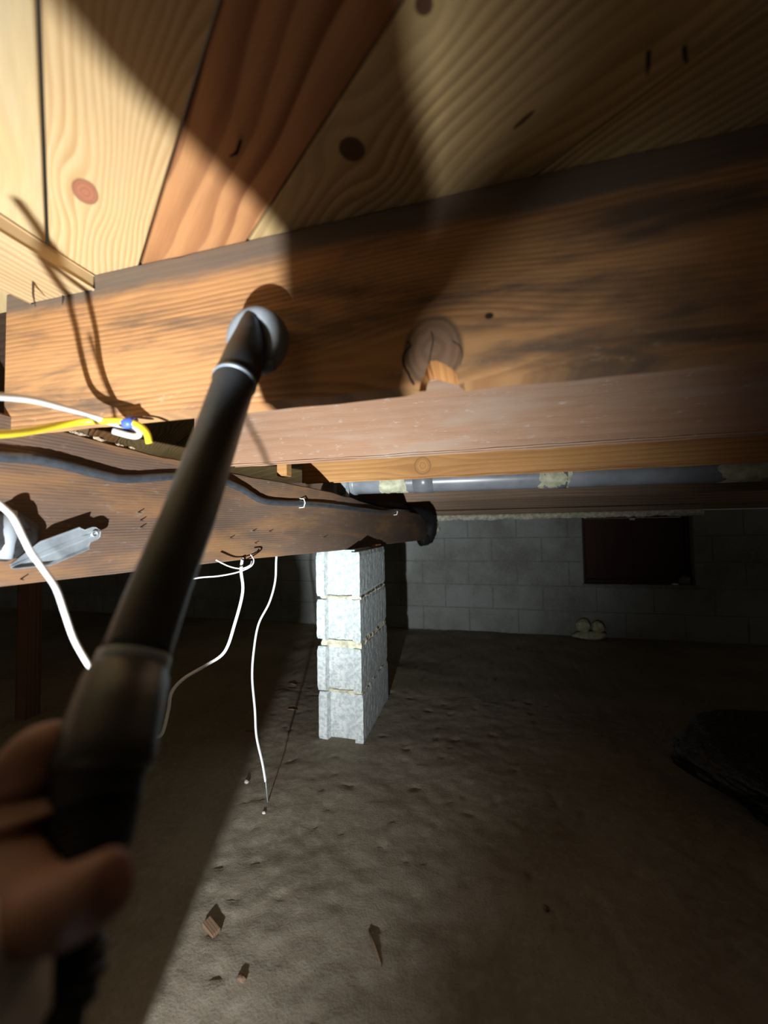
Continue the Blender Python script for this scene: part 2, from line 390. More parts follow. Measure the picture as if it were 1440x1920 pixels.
for (f, b) in zip(front, back):
    def tp(x): return TOPZ-.001-.004*max(0, noise.noise(Vector((x*20, 3, 0))))
    cols.append((bm.verts.new((f[0], 0, f[1])), bm.verts.new((f[0], 0, tp(f[0])) ), bm.verts.new((b[0], TH, b[1])), bm.verts.new((b[0], TH, TOPZ))))
nf = len(front); fresh = []
for i in range(nf-1):
    p, q = cols[i], cols[i+1]
    if abs(q[0].co.x-p[0].co.x) < 1e-6: q[0].co.x += 1e-4
    bm.faces.new((p[0], q[0], q[1], p[1])); bm.faces.new((p[2], p[3], q[3], q[2]))
    ff = bm.faces.new((p[0], p[2], q[2], q[0])); 
    if 30 <= i < 30+9: fresh.append(ff)
    bm.faces.new((p[1], q[1], q[3], p[3]))
bm.faces.new((cols[0][0], cols[0][1], cols[0][3], cols[0][2])); bm.faces.new((cols[-1][0], cols[-1][2], cols[-1][3], cols[-1][1]))
for ff in fresh: ff.material_index = 1
A = mk('floor_joist', bm, mA, loc=(0, YA, ZA0)); A.data.materials.append(M_fresh)
tag(A, 'nearest brown joist, with a large knot broken out of its lower edge, touching the subfloor', 'joist', 'floor joists')
# cracks around the knot
def crack(pts, r, nm='crack'):
    bm = bmesh.new(); sweep(bm, smooth_path([Vector((jA(x, y)[0], -.0004, jA(x, y)[1])) for x, y in pts], 5), r, 6)
    o = mk(nm, bm, M_rust, A)
crack([(763, 642), (770, 648), (757, 664), (757, 685), (766, 702), (768, 708), (776, 722)], .0016)
crack([(808, 622), (812, 638), (808, 660), (804, 682)], .0008)
crack([(848, 640), (862, 650), (867, 666), (862, 684)], .0006)

mB = wood('joist_wood_pinkish', (.42, .26, .165), (.29, .165, .10), 40, ('x', 'z'), off=(2, 0, 9.2), warp=.05, stain=(.40, .33, .26), stain_amt=.6, contrast=.5, pale=(.50, .42, .36), pale_z=(.02, .5))
B = joist('second brown joist, behind the knotted one, with a reddish smudge', 1.010, -.742, 3.3, 1.113, ZC-.001, mB, seed=3, group='floor joists')
B2 = joist('short sawn end of joist lapped beside the second joist at the girder', 1.012, -.868, -.750, 1.118, ZC-.001, mB, seed=4)
joist('joist end, shade painted into its wood, lapping the nearest joist on the far left side of the girder', .562, -3.2, -.825, 1.160, ZC-.001, wood('joist_wood_painted_shade', (.060, .036, .024), (.032, .018, .012), 60, ('x', 'z'), off=(9, 0, 1)), seed=21)  # wood colour darkened to stand in for the shade on this end
p = on(783, 803, 1, 1.010); bm = bmesh.new(); box(bm, p.x-.008, p.x+.008, -.0008, .002, p.z-1.113-.015, p.z-1.113+.015, .0005); mk('red_smudge', bm, plain('faded_red', (.34, .12, .10), .8), B)['label'] = 'faded red smudge'
mC = wood('joist_wood_orange', (.60, .33, .12), (.38, .17, .055), 50, ('x', 'z'), off=(5, 0, 2.2), warp=.05, knots=[(on(792, 866, 1, 1.58).x, .05, .032, .034, (.50, .26, .095), 2)], contrast=.7, stain=(.30, .14, .06), stain_amt=.4)
joist('third orange-brown joist with a round knot, above the grey pipe', 1.580, -.778, 3.4, 1.122, ZC-.001, mC, seed=5, group='floor joists')
mD = wood('joist_wood_grey', (.34, .24, .16), (.22, .13, .085), 45, ('x', 'z'), off=(8, 0, 4.2), warp=.05, stain=(.20, .16, .12), stain_amt=.6)
joist('fourth greyish joist just beyond the grey pipe', 2.150, -.92, 3.6, 1.12, ZC-.001, mD, seed=6, group='floor joists')
joist('fifth dark joist between the pipe and the back wall', 2.730, -.92, 3.8, 1.10, ZC-.001, mD, seed=7, group='floor joists')
rim = tag(mk('rim_joist', roughbox(-6.6, 4.6, 0, .038, 0, ZC-.001-1.056, .06, .001, 8), mD, loc=(0, YW+.04, 1.056)), 'rim joist board standing on the back wall', 'joist')
tag(mk('sill_plate', roughbox(-6.6, 4.6, 0, .14, 0, .038, .06, .001, 9), mD, loc=(0, YW+.0, 1.017)), 'flat sill plate lying on top of the back wall', 'plate')
# blocking nailed under the subfloor, ending against the nearest joist
mL = wood('blocking_wood', (.60, .45, .25), (.40, .25, .11), 75, ('x', 'y'), off=(1, 0, 6.2), warp=.04, contrast=1.0, fiber=.12)
pz = .030
blk = mk('blocking', roughbox(-1.6, 0, -.155, 0, 0, pz, .03, .0012, 11), mL, loc=(-.655, YA-.001, ZC-pz-.001), rot=(0, 0, radians(90)))
# (along local x = world Y, across local y = -world X)
blk.location = (-.655, YA-.001, ZC-pz-.001); blk.rotation_euler = (0, 0, radians(90)); blk.scale = (1, -1, 1)
blk.data.transform(Matrix.Scale(-1, 4, (0, 1, 0))); blk.data.flip_normals(); blk.scale = (1, 1, 1)
tag(blk, 'pale sawn blocking board under the subfloor, butting the nearest joist', 'board')
for (px, py, ln) in ((62, 530, .035), (118, 556, .02), (137, 560, .02), (152, 562, .018)):
    p = on(px, py, 2, ZC-pz); bm = bmesh.new()
    q = Vector((-(0), 0, 0)); s = Vector((p.y-(YA-.001), -(p.x+.655), 0))
    sweep(bm, [s+Vector((0, 0, .003)), s+Vector((.003, .004, -ln*.5)), s+Vector((.008, .006, -ln))], [.0018, .0016, .0008], 7)
    mk('nail', bm, M_rust, blk)

# girder: long dark beam carried by the pillar, its face slightly bowed
gpath = [(-1.6, -1.02), (-.3, -.94), (.513, -.855), (.907, -.774), (1.097, -.742), (1.393, -.640), (1.671, -.577), (2.131, -.530), (2.764, -.475), (3.46, -.44)]
gtop = [(-1.6, 1.155), (.45, 1.150), (.80, 1.112), (1.30, 1.085), (2.0, 1.030), (3.46, 1.010)]
gbot = [(-1.6, .822), (1.4, .822), (2.2, .820), (3.46, .803)]
gp = smooth_path([(x, y, 0) for y, x in gpath], 10)
mG = wood('girder_wood_dark', (.150, .100, .070), (.070, .042, .028), 150, ('y', 'z'), off=(0, 0, 3.7), warp=.03, wsx=1.2, wsy=6, stain=(.26, .135, .055), stain_amt=.75, stain_scale=2.4, contrast=.9, pale=(.20, .16, .14), pale_z=(.0, 3))
bm = bmesh.new(); rs = []
for p in gp:
    y = p.y; x = p.x; zt = interp(gtop, y); zb = interp(gbot, y)+.0012*noise.noise(Vector((y*15, 0, 0)))
    zt += .004*noise.noise(Vector((y*11, 5, 0)))
    prof = [(x, zb+.003), (x, zb+(zt-zb)*.5), (x, zt-.004), (x-.004, zt), (x-.076, zt), (x-.08, zt-.004), (x-.08, zb+.003), (x-.077, zb), (x-.003, zb)]
    rs.append([bm.verts.new((a-(-.8), y, b-.82)) for a, b in prof])
for a, b in zip(rs, rs[1:]):
    for k in range(9): bm.faces.new((a[k], a[(k+1) % 9], b[(k+1) % 9], b[k]))
bm.faces.new(rs[0]); bm.faces.new(rs[-1][::-1])
G = mk('girder', bm, mG, loc=(-.8, 0, .82)); tag(G, 'long dark brown girder beam resting on the block pillar', 'beam')
def gx(y): return interp([(a.y, a.x) for a in gp], y)
def gface(px, py, off=0):           # point on the girder face
    y = 1.0
    for _ in range(40):
        d = ray(px, py); X = gx(y)+off; t = (X-CAM.x)/d.x; p = CAM+d*t; y = lerp(y, max(-1, min(3.4, p.y)), .6)
    return p
def gnail(px, py, ln=.012, r=.0016, dz=-.002):
    p = gface(px, py)-Vector((-.8, 0, .82)); bm = bmesh.new()
    sweep(bm, [p+Vector((-.004, 0, 0)), p+Vector((ln, -ln*.3, dz))], [r, r*.6], 6); mk('nail', bm, M_rust, G)
for q in ((260, 960), (264, 975), (264, 988), (474, 995), (505, 996), (478, 1018), (607, 1007), (432, 1008), (40, 1085)): gnail(*q)

# small packer pieces and short ends on top of the girder
bm = bmesh.new(); p0 = on(533, 886, 1, 1.30); box(bm, -.02, .02, -.02, .02, 0, .14, .002)
tag(mk('wood_packer', bm, mC, loc=(p0.x, 1.30, 1.115)), 'short upright wood packer standing between the second and third joists', 'packer')
bm = bmesh.new(); p0 = on(660, 917, 1, 1.9); box(bm, -.06, .03, -.02, .02, 0, .10, .002)
tag(mk('wood_packer', bm, mC, loc=(p0.x, 1.92, 1.115)), 'small orange packer block above the pipe elbow', 'packer')
# crumbs of mortar and shavings on the girder
M_crumb = plain('tan_crumbs', (.34, .27, .19), .95, var=.4, scale=120)
cr = bmesh.new()
for i in range(46):
    px = random.uniform(150, 262); p = on(px, 800+(px-150)*.16, 0, -.80)
    y = p.y; blob(cr, (gx(y)-random.uniform(.004, .03), y, interp(gtop, y)+.003), (random.uniform(.003, .009), random.uniform(.003, .013), random.uniform(.002, .006)), i, .6, 2, 2)
tag(mk('debris_crumbs', cr, M_crumb), 'crumbly pale debris lying on top of the girder by the cable end', 'debris', kind='stuff')

# ================================================================== PILLAR
px0, px1 = -.716, -.512; py0, py1 = 1.593, 2.035; pw = px1-px0; pl = py1-py0
pil = tag(empty('block_pillar', ((px0+px1)/2, (py0+py1)/2, 0)), 'grey white pillar of four stacked concrete blocks under the girder', 'pillar')
def cblock(h, seed, chip=0):
    bm = bmesh.new(); hw = pw/2; hl = pl/2
    # plan outline of a sash block: flanges and a recessed web on the short end
    prof = [(-hw, -hl), (-hw+.038, -hl), (-hw+.046, -hl+.026), (hw-.044, -hl+.026), (hw-.036, -hl), (hw, -hl), (hw, hl), (hw-.034, hl), (hw-.046, hl-.014), (-hw+.046, hl-.014), (-hw+.034, hl), (-hw, hl)]
    P = []
    for i, a in enumerate(prof):
        b = prof[(i+1) % len(prof)]; L = math.hypot(b[0]-a[0], b[1]-a[1]); k = max(1, int(L/.014))
        for j in range(k): P.append((lerp(a[0], b[0], j/k), lerp(a[1], b[1], j/k)))
    nz = 10; rings = []
    for j in range(nz+1):
        z = h*j/nz; r = []
        for (x, y) in P:
            e = noise.noise(Vector((x*40, y*40, z*40+seed)))*.0016
            zz = z
            if j == 0: zz += max(0, noise.noise(Vector((x*30+seed, y*30, 1))))*chip
            if j == nz: zz -= max(0, noise.noise(Vector((x*30+seed, y*30, 9))))*chip*.7
            ins = .004 if j in (0, nz) else 0
            r.append(bm.verts.new((x*(1-ins/hw)+e, y*(1-ins/hl)+e, zz)))
        rings.append(r)
    for a, b in zip(rings, rings[1:]):
        for k in range(len(P)): bm.faces.new((a[k], a[(k+1) % len(P)], b[(k+1) % len(P)], b[k]))
    bm.faces.new(rings[0]); bm.faces.new(rings[-1][::-1]); return bm
zz = -.012
for i, (h, chip, dx) in enumerate(((.214, .022, .004), (.192, .014, 0), (.188, .022, -.002), (.199, .006, -.005))):
    o = mk('block', cblock(h, i*5.1, chip), M_conc, pil, loc=(dx, random.uniform(-.003, .003), zz)); zz += h
    o.rotation_euler = (0, 0, random.uniform(-.008, .008))
    if i < 3:
        t = (.010, .016, .006)[i]
        t = (.004, .022, .006)[i]
        bm = bmesh.new(); n = 46
        cor = [(-pw/2+.012, -pl/2+.016), (pw/2-.006, -pl/2+.012), (pw/2-.005, pl/2-.01), (-pw/2+.012, pl/2-.01)]
        R = []
        for zk, out in ((0, -.002), (.5, .004), (1, -.002)):
            r = []
            for e in range(4):
                a, b = cor[e], cor[(e+1) % 4]
                for k in range(n):
                    x = lerp(a[0], b[0], k/n); y = lerp(a[1], b[1], k/n)
                    d = .006*noise.noise(Vector((x*45, y*45, i*7+zk)))+out
                    s = Vector((x/(pw/2), y/(pl/2), 0)).normalized()
                    r.append(bm.verts.new((x+s.x*d, y+s.y*d, zk*(t+.008)-.004+.003*noise.noise(Vector((x*50, y*50, zk))))))
            R.append(r)
        for a, b in zip(R, R[1:]):
            for k in range(4*n): bm.faces.new((a[k], a[(k+1) % (4*n)], b[(k+1) % (4*n)], b[k]))
        bm.faces.new(R[0]); bm.faces.new(R[-1][::-1])
        mk('mortar_bed', bm, M_mortar, pil, loc=(0, 0, zz)); zz += t
PTOP = zz
# shims between pillar and girder
bm = bmesh.new(); box(bm, -.075, .075, -.13, .13, 0, max(.008, .820-PTOP), .001); sh = mk('shim', bm, M_conc, loc=(px0+.095, py0+.15, PTOP)); tag(sh, 'flat pale shim wedged between pillar top and girder', 'shim')
bm = bmesh.new(); box(bm, -.03, .03, -.05, .05, 0, .016, .001); tag(mk('shim', bm, mC, loc=(px1-.045, py1-.08, PTOP)), 'small orange wood shim at the far corner of the pillar top', 'shim')

# wooden post far behind on the left
pp = on(52, 1345, 2, 0); bm = roughbox(0, 1.1, -.035, .035, -.035, .035, .06, .001, 15)
M_post = wood('post_wood', (.26, .14, .085), (.15, .075, .045), 60, ('x', 'y'), off=(1, 1, 3))
tag(mk('wooden_post', bm, M_post, loc=(pp.x, pp.y, 0), rot=(0, radians(-90), 0)), 'brown wooden post standing in the dark behind the girder', 'post')


# ================================================================== PIPE
pipe = tag(empty('waste_pipe', (-.64, 1.74, 1.165)), 'long grey pipe hung along the back of the third joist', 'pipe')
def pm(bm, nm, m, smooth=True): o = mk(nm, bm, m, pipe, smooth); o.location = -Vector(pipe.location); return o
x0 = -.62; zl = 1.130; zr = 1.104
P = [(x0, 1.74, zl), (3.4, 1.76, zr)]
bm = bmesh.new(); sweep(bm, [lerp(Vector(P[0]), Vector(P[1]), i/20) for i in range(21)], .052, 28); pm(bm, 'pipe_run', M_pvc)
bm = bmesh.new(); sweep(bm, smooth_path([(x0+.05, 1.74, zl), (x0-.03, 1.74, zl), (x0-.075, 1.74, zl-.03), (x0-.085, 1.74, zl-.12)], 6), .057, 28); pm(bm, 'elbow', M_pvc)
for x in (-.25, .30, 1.35):
    bm = bmesh.new(); sweep(bm, [(x-.045, 1.74, lerp(zl, zr, (x+.62)/4.02)), (x+.045, 1.74, lerp(zl, zr, (x+.62)/4.02))], .0555, 28); pm(bm, 'coupling', M_pvc)
for (px, py, w) in ((735, 908, .05), (1040, 902, .05), (1400, 888, .06)):
    p = on(px, py, 1, 1.69); bm = bmesh.new()
    zc_ = lerp(zl, zr, (p.x+.62)/4.02); G_ = []
    for iu in range(15):
        u = iu/14*2-1; rw = []
        for iv in range(13):
            ve = iv/12*2-1; e = 1+.35*noise.noise(Vector((u*2.5, ve*2.5, px))); uu = u*e; a_ = radians(205+60*ve*e)
            rr_ = .0535+.006*max(0, 1-(u*u+ve*ve)**.9)+.003*noise.noise(Vector((u*6, ve*6, px+9)))
            rw.append(bm.verts.new((p.x+uu*w*1.2, 1.74+cos(a_)*rr_, zc_+sin(a_)*rr_)))
        G_.append(rw)
    for ra_, rb_ in zip(G_, G_[1:]):
        for k in range(12): bm.faces.new((ra_[k], ra_[k+1], rb_[k+1], rb_[k]))
    pm(bm, 'foam_smear', M_foam)['label'] = 'pale foam smeared on the pipe'
for x in (-.66, -.60):
    bm = bmesh.new(); box(bm, x-.008, x+.008, 1.682, 1.684, 1.04, 1.22, .0005); pm(bm, 'hanger_strap', M_zinc, False)

# dark wrapped bundle at the far end of the girder
bm = bmesh.new()
pts = []
for (px, py, y) in ((640, 930, 1.9), (672, 938, 2.1), (705, 948, 2.35), (735, 951, 2.6), (765, 956, 2.85), (790, 962, 3.1), (803, 972, 3.25), (806, 990, 3.3), (802, 1008, 3.3), (788, 1012, 3.25)):
    pts.append(on(px, py, 1, y))
pth = smooth_path(pts, 7)
sweep(bm, pth, [.020+.036*min(1, i/42)+.008*noise.noise(Vector((i*.9, 0, 0))) for i in range(len(pth))], 12)
tag(mk('duct_wrap', bm, plain('black_wrap', (.010, .010, .011), .7, spec=.3, bump=.6, bd=.006), smooth=True), 'black crinkled bundle drooping over the far end of the girder', 'bundle')

# ================================================================== CABLES
def cable(name, label, pts, r, m, cat='cable', flat=1.0, group=None, n=8, seg=10):
    bm = bmesh.new(); sweep(bm, smooth_path(pts, n), r, seg, flat=flat); return tag(mk(name, bm, m, smooth=True), label, cat, group)
# thick black cable clipped along the girder
pts = [gface(px, py, .010) for px, py in ((-260, 835), (-120, 842), (0, 856), (60, 860), (120, 872), (190, 890), (240, 898), (330, 893), (400, 896), (450, 915), (490, 938), (530, 943), (567, 944), (620, 948), (680, 956), (715, 960))]
pts.append(gface(742, 958, .012)); pts.append(on(780, 960, 1, 3.2))
kp = smooth_path(pts, 8); bm = bmesh.new(); sweep(bm, kp, [.0105+.0015*noise.noise(Vector((i*.7, 1, 0))) for i in range(len(kp))], 10)
KC = tag(mk('power_cable', bm, M_cable, smooth=True), 'thick black cable clipped along the face of the girder', 'cable')
for px, py in ((567, 943), (742, 960)):
    p = gface(px, py, .012); bm = bmesh.new()
    sweep(bm, [p+Vector((-.016, 0, .017)), p+Vector((.006, 0, .015)), p+Vector((.011, 0, 0)), p+Vector((.006, 0, -.016)), p+Vector((-.016, 0, -.018))], .0022, 8); mk('cable_clip', bm, M_white, KC)['label'] = 'white plastic clip'
# white and yellow cable ends tied together under the nearest joist
tie = on(246, 792, 1, YA-.02)
W1 = [at(-330, 735, .30), at(-120, 738, .40), at(0, 743, .472), at(68, 751, .520), at(127, 767, .573), at(172, 781, .607), at(215, 794, .630), at(246, 801, .632), at(262, 810, .628), at(252, 818, .622), at(212, 808, .61)]
cable('electric_cable', 'white cable with a folded end tied under the nearest joist', W1, .0048, M_white)
Y1 = [at(-330, 822, .30), at(-120, 818, .415), at(-22, 815, .475), at(50, 809, .53), at(113, 797, .585), at(165, 790, .615), at(235, 790, .622), at(262, 799, .622), at(275, 812, .62), at(280, 831, .62)]
cable('electric_cable', 'yellow cable with a bent end tied under the nearest joist', Y1, .0052, M_yellow)
bm = bmesh.new(); a = at(232, 797, .622); b = at(250, 789, .624); sweep(bm, [a, b], [.0085, .0085], 12); sweep(bm, [b, at(258, 786, .628)], [.004, .003], 8)
tag(mk('tape_wrap', bm, M_blue, smooth=True), 'blue tape binding the white and yellow cable ends', 'tape')
# white cable hanging past the bracket on the left
cable('electric_cable', 'white cable hanging behind the steel bracket and the wand', [at(-60, 900, .42), at(0, 946, .44), at(25, 970, .445), at(45, 1010, .45), at(58, 1035, .455), at(80, 1065, .46), at(105, 1102, .46), at(122, 1150, .46), at(140, 1200, .46), at(172, 1256, .46), at(215, 1330, .46), at(230, 1420, .46)], .0032, M_white)
def hang(label, P, r, y=1.05, grp=None):
    cable('electric_cable', label, [at(a, b, z) for a, b, z in P], r, M_white, group=grp, flat=.6)
hang('kinked thin white cable hanging from the girder just right of the wand', [(455, 1046, 1.22), (452, 1070, 1.2), (455, 1110, 1.2), (440, 1170, 1.19), (421, 1222, 1.18), (385, 1248, 1.15), (345, 1272, 1.1), (322, 1298, 1.08), (316, 1330, 1.08), (308, 1365, 1.08), (300, 1380, 1.08), (285, 1382, 1.07)], .0046)
cable('electric_cable', 'thin white wire looping under the girder beside the wand', [at(340, 1090, 1.1), at(375, 1083, 1.12), at(410, 1080, 1.14), at(445, 1073, 1.16), at(470, 1062, 1.18), at(476, 1050, 1.2), at(470, 1040, 1.22)], .0022, M_white)
cable('electric_cable', 'short thin wire tucked against the underside of the girder', [at(405, 1050, 1.1), at(430, 1062, 1.14), at(452, 1066, 1.16), at(468, 1060, 1.18), at(472, 1052, 1.2)], .0020, M_white)
fe = on(502, 1504, 2, .006)
hang('long white cable hanging straight down beside the pillar to the soil', [(520, 1030, 1.38), (518, 1050, 1.38), (516, 1090, 1.38), (505, 1130, 1.37), (485, 1170, 1.36), (476, 1220, 1.34), (473, 1270, 1.33), (478, 1330, 1.31), (481, 1380, 1.30), (492, 1430, 1.29), (498, 1465, 1.285)], .0052)
cable('electric_cable', 'thin bare wire end reaching the soil below the long white cable', [at(498, 1463, 1.285), at(500, 1485, 1.275), fe], [.002]*17, M_pvc)

# ================================================================== BRACKET and black box at the left edge
brk = empty('steel_bracket', gface(100, 1030, .03))
bo = Vector(brk.location)
p1 = gface(188, 996, .03)-bo; p2 = gface(20, 1062, .03)-bo
ax = (p2-p1).normalized(); L = (p2-p1).length
nr = Vector((1, -.2, 0)); nr = (nr-ax*nr.dot(ax)).normalized(); sd = ax.cross(nr)
bm = bmesh.new(); rows = []; N = 30
for i in range(N+1):
    t = i/N*L; w = .024
    if t < .035: w = .0145+.0095*max(0, (t-.028)/.007)
    if t < .0145: w = sqrt(max(1e-6, .0145**2-(.0145-t)**2))
    if t > L-.05: w = .024*(L-t)/.05*.8+.004
    lip = .009 if t > .035 else .001
    rows.append([bm.verts.new(p1+ax*t+sd*s*w+nr*h) for s, h in ((-1, lip), (-.86, 0), (-.25, 0), (-.15, .0035), (.15, .0035), (.25, 0), (.86, 0), (1, lip))])
for a, b in zip(rows, rows[1:]):
    for k in range(7): bm.faces.new((a[k], a[k+1], b[k+1], b[k]))
mk('bracket_plate', bm, M_zinc, brk, smooth=False)
sol = brk.children[0].modifiers.new('thick', 'SOLIDIFY'); sol.thickness = .0015
bm = bmesh.new(); c = p1+ax*.0145+nr*.0045
ring = [c+(ax*cos(2*pi*k/18)+sd*sin(2*pi*k/18))*.0055 for k in range(19)]; sweep(bm, ring, .0014, 6, cap=False); mk('bracket_hole_rim', bm, M_zinc, brk)
bm = bmesh.new(); sweep(bm, [c-nr*.003, c-nr*.0012], .0046, 14); mk('bracket_hole', bm, M_rust, brk)
tag(brk, 'shiny galvanized steel bracket with a bolt hole against the girder, left edge', 'bracket')
fx = empty('cable_clamp', gface(12, 1005, .02)); fo = Vector(fx.location)
bm = bmesh.new(); blob(bm, (0, 0, 0), (.022, .05, .045), 3, .25, 1.5, 3); mk('clamp_body', bm, M_black, fx, smooth=True)
bm = bmesh.new(); sweep(bm, [Vector((.01, -.01, -.04)), Vector((.014, -.005, .0)), Vector((.008, .0, .045))], [.012, .013, .010], 12); mk('clamp_sleeve', bm, M_nozzle, fx, smooth=True)
tag(fx, 'dark clamp fitting on the girder behind the bracket at the left edge', 'clamp')

# ================================================================== WAND
PW = [(472, 640, .545, .0245), (462, 660, .53, .0265), (452, 690, .515, .0268), (437, 722, .498, .0268), (436, 728, .496, .0255), (405, 820, .455, .0252), (350, 980, .385, .0250), (300, 1105, .340, .0247), (262, 1210, .310, .0245), (250, 1240, .302, .0245)]
wand_o = at(300, 1105, .34)
wand = tag(empty('wand', wand_o), 'dark grey vacuum wand with a grey round nozzle, held up to the nearest joist', 'wand')
def wpart(bm, nm, m, smooth=True, label=None):
    o = mk(nm, bm, m, wand, smooth); o.location = -wand_o
    if label: o['label'] = label
    return o
bm = bmesh.new(); pts = [at(a, b, z) for a, b, z, r in PW]
tip0 = at(476, 615, .548); 
pts[0] = at(466, 640, .545); pts[1] = at(459, 664, .530)
sweep(bm, [at(468, 586, .556), at(469, 594, .554), at(469, 606, .551), at(468, 622, .548)]+pts, [.004, .0095, .0140, .0180, .0220, .0250]+[q[3] for q in PW[2:]], 40); wpart(bm, 'wand_tube', M_wand)
for (a, b, z, r, t, m, nm) in ((440, 716, .5, .0276, .006, M_band, 'joint_ring'), (249, 1243, .301, .0262, .013, M_band, 'joint_ring')):
    p = at(a, b, z); d = (pts[-1]-pts[3]).normalized(); bm = bmesh.new(); sweep(bm, [p-d*t*.5, p-d*t*.4, p+d*t*.4, p+d*t*.5], [r*.97, r, r, r*.97], 40); wpart(bm, nm, m, label='pale blue ring at a joint of the wand')
# nozzle: shallow cup opening towards the joist
c = at(473, 632, .548); axn = (Vector((-.02, 1, .10))).normalized(); bm = bmesh.new()
prof = [(0, .012), (.018, .010), (.026, .004), (.036, .001), (.0435, .002), (.0455, .006), (.0465, .018), (.0465, .022), (.0445, .022), (.040, .010), (.030, .006), (.0, .014)]
a = axn.cross(Vector((0, 0, 1))).normalized(); b = axn.cross(a); R = []
for r, h in prof: R.append([bm.verts.new(c+axn*h+(a*cos(2*pi*k/48)+b*sin(2*pi*k/48))*max(r, .0004)) for k in range(48)])
for A_, B_ in zip(R, R[1:]):
    for k in range(48): bm.faces.new((A_[k], A_[(k+1) % 48], B_[(k+1) % 48], B_[k]))
wpart(bm, 'nozzle_cup', M_nozzle, label='grey round nozzle cup')
bm = bmesh.new(); q = at(500, 694, .548); sweep(bm, [q+Vector((-.014, .0, -.002)), q+Vector((.012, .0, .006))], [.007, .007], 12); wpart(bm, 'nozzle_lug', M_nozzle)
# handle sleeve and ribbed hose
PS = [(250, 1246, .300, .0250), (243, 1262, .296, .0275), (236, 1280, .290, .0290), (215, 1350, .266, .0292), (200, 1410, .250, .0290), (192, 1440, .243, .0290), (190, 1446, .242, .0270)]
bm = bmesh.new(); sp = [at(a, b, z) for a, b, z, r in PS]; sweep(bm, sp, [q[3] for q in PS], 40); wpart(bm, 'handle_sleeve', M_wand, label='wider sleeve of the wand above the hand')
hp = smooth_path([at(190, 1440, .243), at(180, 1520, .230), at(160, 1620, .212), at(135, 1700, .200), at(118, 1790, .190), at(104, 1900, .180), LPOS+(at(100, 1740, .168)-LPOS)*.74, LPOS+(at(88, 1715, .168)-LPOS)*.42, Vector((-.16, -.28, .34)), Vector((.02, -.60, .10))], 14)  # unseen lower run is routed past the torch to shade the thumb
bm = bmesh.new(); tot = []
N = len(hp); hp2 = []; rr = []
for i in range(N-1):
    for k in range(4):
        hp2.append(lerp(hp[i], hp[i+1], k/4)); s = len(hp2)
        base = interp([(0, .0262), (60, .0225), (150, .0185), (260, .0135), (420, .0125)], s)
        rr.append(base+(.0011 if s > 50 else 0)*sin(s*2*pi/8))
sweep(bm, hp2, rr, 36); wpart(bm, 'ribbed_hose', M_hose, label='black ribbed hose below the handle')

# ================================================================== PERSON: left hand and forearm
per = tag(empty('person', at(40, 1700, .2)), 'left hand of a person in a pale grey sleeve gripping the wand', 'person')
po = Vector(per.location)
V = []; E_ = []; Rr = []
def jn(px, py, z, r, link=None):
    V.append(at(px, py, z)-po); Rr.append(r)
    if link is not None: E_.append((link, len(V)-1))
    return len(V)-1
root = jn(-10, 1640, .205, .030)
wr = jn(-5, 1790, .185, .026, root)
ARM = [Vector((-.228, .055, .745)), Vector((-.236, -.03, .735)), Vector((-.240, -.20, .70)), Vector((-.24, -.34, .66))]
kk = wr
for q, r in zip(ARM, (.028, .032, .040, .044)):
    V.append(q-po); Rr.append(r); E_.append((kk, len(V)-1)); kk = len(V)-1
pu = jn(14, 1530, .225, .029, root); pt = jn(34, 1445, .235, .0235, pu)
# four fingers, curling round the far side of the hose
def finger(base, P):
    k = base
    for q in P: k = jn(*q, k)
finger(pt, [(74, 1396, .234, .0165), (118, 1380, .268, .0105), (178, 1400, .288, .0095), (222, 1425, .282, .0080)])
finger(pu, [(56, 1478, .238, .0165), (95, 1470, .262, .0105), (150, 1490, .275, .0095), (200, 1505, .268, .0080)])
finger(pu, [(50, 1555, .235, .0155), (85, 1560, .252, .0100), (140, 1575, .258, .0090), (185, 1580, .252, .0075)])
finger(root, [(42, 1625, .226, .0145), (80, 1640, .242, .0090), (130, 1655, .242, .0080), (165, 1655, .238, .0070)])
# thumb leaving the side of the palm across the near side
tb = jn(52, 1722, .180, .0205, root)
t2 = jn(110, 1706, .168, .0165, tb); t3 = jn(165, 1680, .162, .0152, t2); t4 = jn(208, 1655, .162, .0140, t3); t5 = jn(226, 1648, .162, .0105, t4)
me = bpy.data.meshes.new('hand'); me.from_pydata([tuple(v) for v in V], E_, []); hand = bpy.data.objects.new('hand', me); COL.objects.link(hand); hand.parent = per
sk = hand.modifiers.new('skin', 'SKIN'); me.materials.append(M_skin)
for i, d in enumerate(me.skin_vertices[0].data): d.radius = (Rr[i], Rr[i]); d.use_root = (i == 0)
sk.use_smooth_shade = True; sk.branch_smoothing = .6
ss = hand.modifiers.new('sub', 'SUBSURF'); ss.levels = 2; ss.render_levels = 2
# thumb nail
bm = bmesh.new(); blob(bm, at(222, 1625, .1545)-po, (.0065, .0045, .0030), 1, .02, 1, 2)
# sleeve
bm = bmesh.new(); sl = smooth_path([at(12, 1775, .186), at(-25, 1850, .180)]+ARM+[Vector((-.20, -.40, .64))], 8)
sweep(bm, [p-po for p in sl], [.0275+.0012*noise.noise(Vector((i*1.3, 0, 0)))+min(i, 24)*.0013 for i in range(len(sl))], 32, cap=False)
s_ = mk('sleeve', bm, M_sleeve, per, smooth=True); s_['label'] = 'pale grey knit sleeve cuff'
so = s_.modifiers.new('thick', 'SOLIDIFY'); so.thickness = .002

